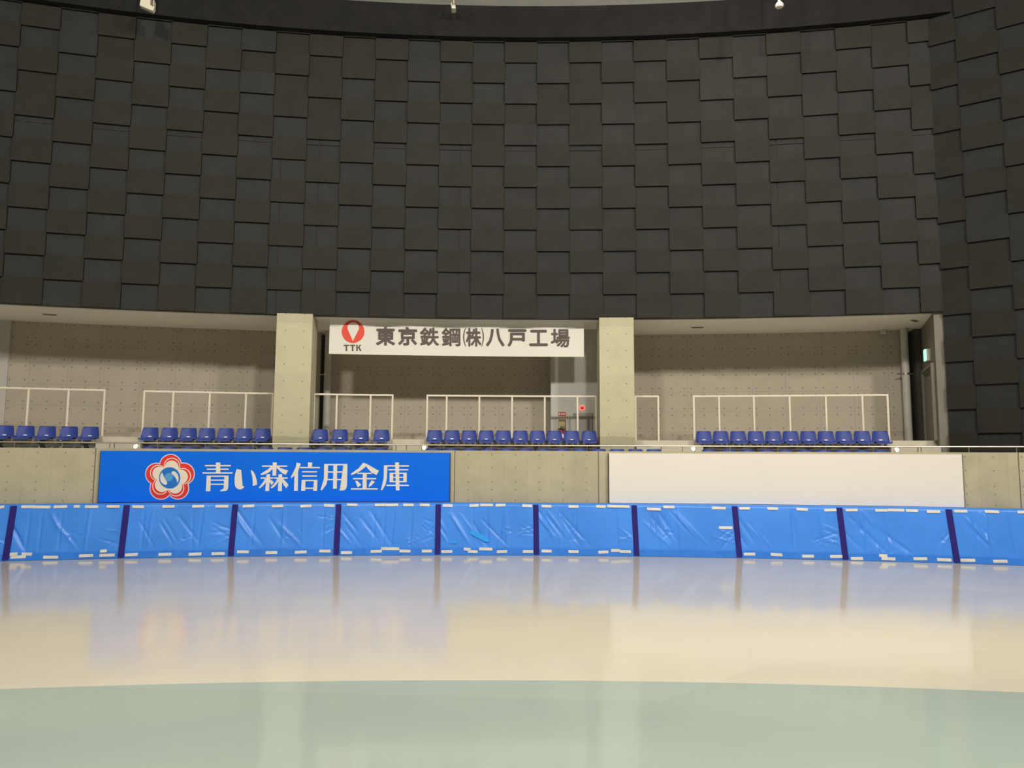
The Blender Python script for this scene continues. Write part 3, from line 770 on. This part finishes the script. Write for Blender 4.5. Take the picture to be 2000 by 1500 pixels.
bm = bmesh.new(); box(bm, -.014, .014, -.016, -.0125, -.045, .015); obj('symbol', bm, mat('plate_pale', (.45, .45, .4), .5), o)
o = on_service('door_nameplate', 1138.5, 818, 'tiny line of grey writing on the grey service door', 'sign')
bm = bmesh.new()
for k in range(5): box(bm, -.09 + k*.038, -.062 + k*.038, -.034, -.0285, -.014, .014)
obj('marks', bm, mat('mark_grey', (.12, .11, .10), .6), o)

# ------------------------------------------------------------------ crash pads along the foot of the parapet
R_B, R_T = 47.1177, 47.29
Z_PAD = hgt(1000, 983, R_T)
pad_m = mat('pad_blue', (.055, .275, .92), .36, spec=.5)
vary(pad_m, 1.2, .07, 4, .12, 14)
skirt_m = vary(mat('pad_skirt', (.024, .205, .78), .42), 2, .06, 4, .15, 25)
strap_m = vary(mat('strap_navy', (.013, .005, .17), .8), 60, .35, 2)
tape_m = vary(mat('tape_white', (.74, .71, .66), .4), 6, .08)
patch_m = mat('patch_blue', (.03, .36, .98), .35)
joints = [(-190, -215), (27.6, 11), (248, 236), (459.6, 450.6), (661.4, 656.4), (855.8, 854.3), (1046, 1047.5), (1238, 1243), (1434, 1444), (1638, 1651), (1851, 1868), (2078, 2102)]
tapes = [(0, 7.5, 990), (44, 66, 989.5), (66, 95, 990), (106, 128, 989.5), (144, 154, 989), (167, 189, 989.5), (210, 232, 989), (260, 280, 989.5), (318, 339, 989), (376, 397, 988.5), (422, 445, 988.5), (475, 496, 988),
 (20, 32, 1082), (23, 47, 1087.5), (43, 59, 1082), (85, 109, 1088), (155, 178, 1085), (196, 207, 1076), (196, 221, 1084), (246, 267, 1083), (310, 332, 1082.5), (369, 391, 1082), (414, 437, 1081), (464, 485, 1077.5),
 (531, 552, 988), (587, 607.5, 988), (633, 653, 987), (678, 698, 985.5), (732, 752, 986), (753, 777, 986), (787.5, 807.5, 986), (820, 839, 986), (865, 884, 987), (917, 935, 987), (938, 962.5, 986), (968, 987, 986.5),
 (519, 540, 1079), (576, 597.5, 1078), (624, 645, 1076), (666.5, 687, 1079), (724, 745, 1076.5), (745, 778.5, 1071.5), (780.5, 801, 1076), (824, 843, 1076), (862.5, 883, 1077), (906, 919, 1072.5), (914, 932.5, 1077), (936, 961, 1072), (970.5, 990, 1077),
 (1020, 1039, 987.5), (1058, 1077, 988.5), (1110.5, 1130, 989), (1164.5, 1183, 989), (1186, 1210, 988.5), (1210, 1229, 989), (1264, 1290.5, 994), (1296, 1317.5, 990), (1391, 1417, 992), (1405, 1430, 1031), (1444.5, 1464, 992.5),
 (1021, 1041, 1077), (1058, 1077, 1076), (1110.5, 1130, 1077), (1169, 1188, 1078), (1194, 1211, 1075), (1211, 1232, 1077), (1454, 1474.5, 1082),
 (1500, 1519.5, 993), (1557, 1577.5, 994.5), (1611, 1632.5, 996), (1653, 1674, 996), (1712, 1734, 996.5), (1738, 1765.5, 996), (1772, 1792.5, 997), (1812.5, 1835, 999), (1866, 1888, 998), (1928, 1951, 999), (1992, 2013, 1000),
 (1507.5, 1528, 1083), (1569, 1590, 1086), (1623, 1644.5, 1086.5), (1664, 1685, 1090.5), (1720, 1734, 1085), (1725.5, 1749, 1091), (1788, 1811, 1091), (1834, 1857.5, 1093), (1880, 1904, 1094), (1946, 1969, 1096)]
pad_words = ['cut off by the left edge', 'leftmost whole pad in view', 'under the flower emblem of the blue board', 'below the characters of the blue board', 'below the right end of the blue board',
             'with light blue repair patches between the two boards', 'below the bare concrete left of the white board', 'below the left end of the white board, tape at mid height',
             'below the middle of the white board', 'below the right end of the white board, with a white scuff', 'cut off by the right edge']
def smooth(e0, e1, x):
    t = max(0, min(1, (x - e0)/(e1 - e0))); return t*t*(3 - 2*t)
def pad_surface(i):
    (t0, b0), (t1, b1) = joints[i], joints[i + 1]
    aT0, aT1 = ang(t0, 988, R_T), ang(t1, 988, R_T); aB0, aB1 = ang(b0, 1088, R_B), ang(b1, 1088, R_B)
    rnd = random.Random(40 + i)
    Lg = (aB1 - aB0)*R_B
    folds = []
    def fold(p, q, w, amp): folds.append((Vector(p), Vector(q), w, amp))
    for _ in range(4):
        u = rnd.uniform(.15, .9)*Lg; fold((u, .2), (u + rnd.uniform(-.05, .08), 1.2), rnd.uniform(.02, .034), rnd.choice((-1, -1, 1))*rnd.uniform(.012, .022))
    for _ in range(rnd.randint(4, 7)):
        u = rnd.uniform(-.1, .5)*Lg; ln = rnd.uniform(.5, 1.0)
        v = rnd.uniform(.7, 1.15); fold((u, v), (u + ln*rnd.uniform(.55, .9), max(.14, v - ln)), rnd.uniform(.022, .045), rnd.choice((-1, -1, 1))*rnd.uniform(.011, .022))
    fu = Lg - rnd.uniform(.0, .1); fv = rnd.uniform(.45, .8)
    for k in range(rnd.randint(4, 7)):
        th = math.radians(rnd.uniform(150, 235)); ln = rnd.uniform(.25, .6)
        fold((fu, fv + rnd.uniform(-.25, .2)), (fu + ln*math.cos(th), max(.15, fv + ln*math.sin(th))), rnd.uniform(.012, .022), rnd.choice((-1, 1))*rnd.uniform(.007, .015))
    for k in range(14):
        u = rnd.uniform(.02, .98)*Lg; fold((u, .14), (u + rnd.uniform(-.09, .06), rnd.uniform(.2, .34)), rnd.uniform(.008, .014), rnd.choice((-1, 1))*rnd.uniform(.004, .008))
    cu, cv = rnd.uniform(.3, .8)*Lg, rnd.uniform(.25, .6)
    for k in range(7):
        th = rnd.uniform(0, 6.28); p = (cu + rnd.uniform(-.15, .15), cv + rnd.uniform(-.08, .08)); fold(p, (p[0] + .16*math.cos(th), p[1] + .12*math.sin(th)), .012, rnd.choice((-1, 1))*.011)
    ph = [rnd.uniform(0, 6.28) for _ in range(4)]
    def disp(u, v):
        d_ = .006*math.sin(u*2.7 + ph[0])*math.sin(v*4 + ph[1]) + .004*math.sin(u*6.1 + v*3 + ph[2])
        for p, q, w_, am in folds:
            e = q - p; L2 = e.length_squared; t = max(0, min(1, ((u - p.x)*e.x + (v - p.y)*e.y)/L2))
            dx, dy = u - p.x - e.x*t, v - p.y - e.y*t; dd = (dx*dx + dy*dy)/(w_*w_)
            if dd < 9: d_ += am*math.exp(-dd)*math.sin(math.pi*min(1, .15 + t*.85))*1.0
        return d_
    def S(s, v, out=0.0):              # s along 0..1, v metres up; out towards the ice
        k = v/Z_PAD; a = (aB0 + (aB1 - aB0)*s)*(1 - k) + (aT0 + (aT1 - aT0)*s)*k
        return P(a, R_B + (R_T - R_B)*k - out, v)
    return S, disp, Lg
def pad_of(x, y):
    for i in range(len(joints) - 1):
        k = (y - 988)/100.0
        l_ = joints[i][0]*(1 - k) + joints[i][1]*k; h_ = joints[i + 1][0]*(1 - k) + joints[i + 1][1]*k
        if l_ <= x < h_: return i, (x - l_)/(h_ - l_)
    return None, 0
pads = []; covers = []
for i in range(len(joints) - 1):
    S, disp, Lg = pad_surface(i)
    root = empty('crash_pad', P(ang((joints[i][1] + joints[i + 1][1])/2, 1088, R_B), R_B + .2, 0)); pads.append((root, S, disp, Lg))
    nu, nv = 130, 56; g = .0022/Lg
    bm = bmesh.new(); grid = []
    for j in range(nv + 1):
        v = .004 + (Z_PAD - .004)*j/nv; row = []
        for k in range(nu + 1):
            s = g + (1 - 2*g)*k/nu
            edge = smooth(0, .05, s*Lg)*smooth(0, .05, (1 - s)*Lg)*smooth(.12, .2, v)*smooth(0, .06, Z_PAD - v)
            rnd_top = -.03*(1 - smooth(0, .035, Z_PAD - v))
            row.append(bm.verts.new(S(s, v, disp(s*Lg, v)*edge + .012*edge + rnd_top)))
        grid.append(row)
    for j in range(nv):
        for k in range(nu): bm.faces.new((grid[j][k], grid[j][k + 1], grid[j + 1][k + 1], grid[j + 1][k]))
    bt = [bm.verts.new(S(g + (1 - 2*g)*k/8, Z_PAD, -.36)) for k in range(9)]; bb = [bm.verts.new(S(g + (1 - 2*g)*k/8, .004, -.44)) for k in range(9)]
    bm.faces.new(grid[nv] + bt[::-1]); bm.faces.new(grid[0][::-1] + bb)
    bm.faces.new([r_[0] for r_ in grid][::-1] + [bb[0], bt[0]][:0] + [bb[0], bt[0]]) ; bm.faces.new([r_[nu] for r_ in grid] + [bt[8], bb[8]])
    for k in range(8): bm.faces.new((bb[k], bb[k + 1], bt[k + 1], bt[k]))
    cover = keep(obj('cover', bm, pad_m, root, True, angle=50), root); covers.append(cover)
    bm = bmesh.new()
    def strip(s0, s1, v0, v1, o0, o1, n_=1, m_=1, f=None):
        fr_, bk_ = [], []
        for j in range(m_ + 1):
            for k in range(n_ + 1):
                s, v = s0 + (s1 - s0)*k/n_, v0 + (v1 - v0)*j/m_
                fr_.append(bm.verts.new(S(s, v, o1 + (f(s, v) if f else 0)))); bk_.append(bm.verts.new(S(s, v, o0)))
        q = n_ + 1
        for j in range(m_):
            for k in range(n_):
                bm.faces.new((fr_[j*q + k], fr_[j*q + k + 1], fr_[(j + 1)*q + k + 1], fr_[(j + 1)*q + k])); bm.faces.new((bk_[j*q + k], bk_[(j + 1)*q + k], bk_[(j + 1)*q + k + 1], bk_[j*q + k + 1]))
        for k in range(n_):
            bm.faces.new((fr_[k], bk_[k], bk_[k + 1], fr_[k + 1])); t_ = m_*q; bm.faces.new((fr_[t_ + k], fr_[t_ + k + 1], bk_[t_ + k + 1], bk_[t_ + k]))
        for j in range(m_):
            bm.faces.new((fr_[j*q], fr_[(j + 1)*q], bk_[(j + 1)*q], bk_[j*q])); e_ = j*q + n_; bm.faces.new((fr_[e_], bk_[e_], bk_[e_ + q], fr_[e_ + q]))
    rs = random.Random(i); ph = rs.uniform(0, 6)
    strip(g*2, 1 - g*2, .006, .155, -.01, .012, 60, 3, lambda s, v: (.004*math.sin(s*70 + ph) + .003*math.sin(s*31))*v/.155)
    keep(obj('bottom_skirt', bm, skirt_m, root, True), root)
    bm = bmesh.new(); hw = .066/Lg                                # the strap over the joint at this pad's left edge
    strip(-hw + g*2, hw + g*2, .03, Z_PAD - .03, .0085, .034, 2, 10)
    keep(obj('joint_strap', bm, strap_m, root), root)
    tag(root, 'blue vinyl crash pad ' + pad_words[i], 'crash pad', 'blue crash pads along the parapet')
for (x0, x1, y) in tapes:
    i, s = pad_of((x0 + x1)/2, y)
    if i is None: continue
    root, S, disp, Lg = pads[i]
    _, z = at((x0 + x1)/2, y, R_T if y < 1030 else R_B + .02)
    hw = (x1 - x0)/2/78/Lg; dz = .032 if y < 1030 else .033
    bm = bmesh.new(); tl = random.Random(int(x0)).uniform(-.005, .006)
    base = .03 if z > .16 else .022
    pts = []
    for k in range(7):
        q = -1 + k/3; ss = s + hw*q
        if 0 <= ss <= 1: pts.append((ss, tl*q))
    top = min(z + dz, Z_PAD - .012)
    fr_ = [(bm.verts.new(S(a_, z - dz + t_, base)), bm.verts.new(S(a_, top + t_, base - (.006 if z > .5 else 0))), bm.verts.new(S(a_, top + t_, base - .012)), bm.verts.new(S(a_, z - dz + t_, base - .006))) for a_, t_ in pts]
    for A, B in zip(fr_, fr_[1:]):
        for q in range(4): bm.faces.new((A[q], B[q], B[(q + 1) % 4], A[(q + 1) % 4]))
    bm.faces.new(fr_[0]); bm.faces.new(fr_[-1][::-1])
    under(obj('white_tape', bm, tape_m, root), covers[i])
root, S, disp, Lg = pads[5]
for pts in ([(919, 1035), (926, 1034.5), (955, 1051), (955, 1058), (947, 1058), (919, 1043)], [(877, 1055), (892, 1055.5), (892, 1061), (878, 1061)]):
    bm = bmesh.new(); A = []; B = []
    for x, y in pts:
        i, s = pad_of(x, y); _, z = at(x, y, (R_B + R_T)/2); A.append(bm.verts.new(S(s, z, .034))); B.append(bm.verts.new(S(s, z, .03)))
    bm.faces.new(A); bm.faces.new(B[::-1])
    for k in range(len(A)): bm.faces.new((A[k], B[k], B[(k + 1) % len(A)], A[(k + 1) % len(A)]))
    o = under(obj('repair_patch', bm, patch_m, root), covers[5]); o['label'] = 'light blue repair patch'

# ------------------------------------------------------------------ fittings hanging from the roof edge
wm = mat('fitting_white', (.78, .73, .58), .5)
def hang(x, y, r): a, z = at(x, y, r); return P(a, r, z), a
p, a = hang(287, 13, R - 1.2); o = empty('roof_speaker', (p.x, p.y, p.z), -a)
top = Z_CEIL - p.z
bm = bmesh.new(); tube(bm, [(-.06, 0, .2), (-.06, 0, top)], .03, 8); obj('drop_pole', bm, wm, o)
bm = bmesh.new()
pts = [(-.16, -.03), (.16, -.14), (.2, -.02), (.1, .02), (.09, .3), (-.13, .3)]
f_ = [bm.verts.new((x_, -.08, z_)) for x_, z_ in pts]; k_ = [bm.verts.new((x_, .08, z_)) for x_, z_ in pts]
bm.faces.new(f_); bm.faces.new(k_[::-1])
for k in range(6): bm.faces.new((f_[k], k_[k], k_[(k + 1) % 6], f_[(k + 1) % 6]))
obj('body', bm, wm, o, bevel=.02)
bm = bmesh.new(); box(bm, .105, .17, -.084, .075, .01, .14); obj('grille', bm, mat('grille_dark', (.16, .14, .12), .7), o)
bm = bmesh.new(); box(bm, .17, .185, -.085, .08, -.03, .16); obj('rim', bm, wm, o)
tag(o, 'white angled fitting with dark grille hanging at the top left of the dark wall', 'fitting')
p, a = hang(886, 14, R - .7); o = empty('roof_camera', (p.x, p.y, p.z), -a)
top = Z_CEIL - p.z
bm = bmesh.new(); tube(bm, [(0, 0, .1), (0, 0, top)], .015, 8); box(bm, -.07, -.05, -.02, .02, .02, .12); obj('drop_pole', bm, wm, o)
bm = bmesh.new(); lathe(bm, [(.01, -.05), (.04, -.04), (.055, 0), (.05, .04), (.02, .07)], 16); obj('joint_ball', bm, wm, o, True)
bm = bmesh.new(); box(bm, -.055, .06, -.14, .08, -.12, -.05); obj('camera_body', bm, wm, o, bevel=.012)
tag(o, 'small white two-part camera hanging from the roof edge above the banner', 'camera')
p, a = hang(1522, 9, R - 2.2); o = empty('roof_dome', (p.x, p.y, p.z), -a)
top = Z_CEIL - p.z
bm = bmesh.new(); tube(bm, [(0, 0, .05), (0, 0, top)], .035, 10); obj('drop_pole', bm, wm, o, True)
bm = bmesh.new(); lathe(bm, [(.02, -.085), (.08, -.075), (.105, -.04), (.1, 0), (.065, .05), (.035, .07)], 20); obj('dome', bm, mat('dome_white', (.8, .77, .7), .3), o, True)
tag(o, 'white dome fitting on a short pole at the top right of the dark wall', 'fitting')
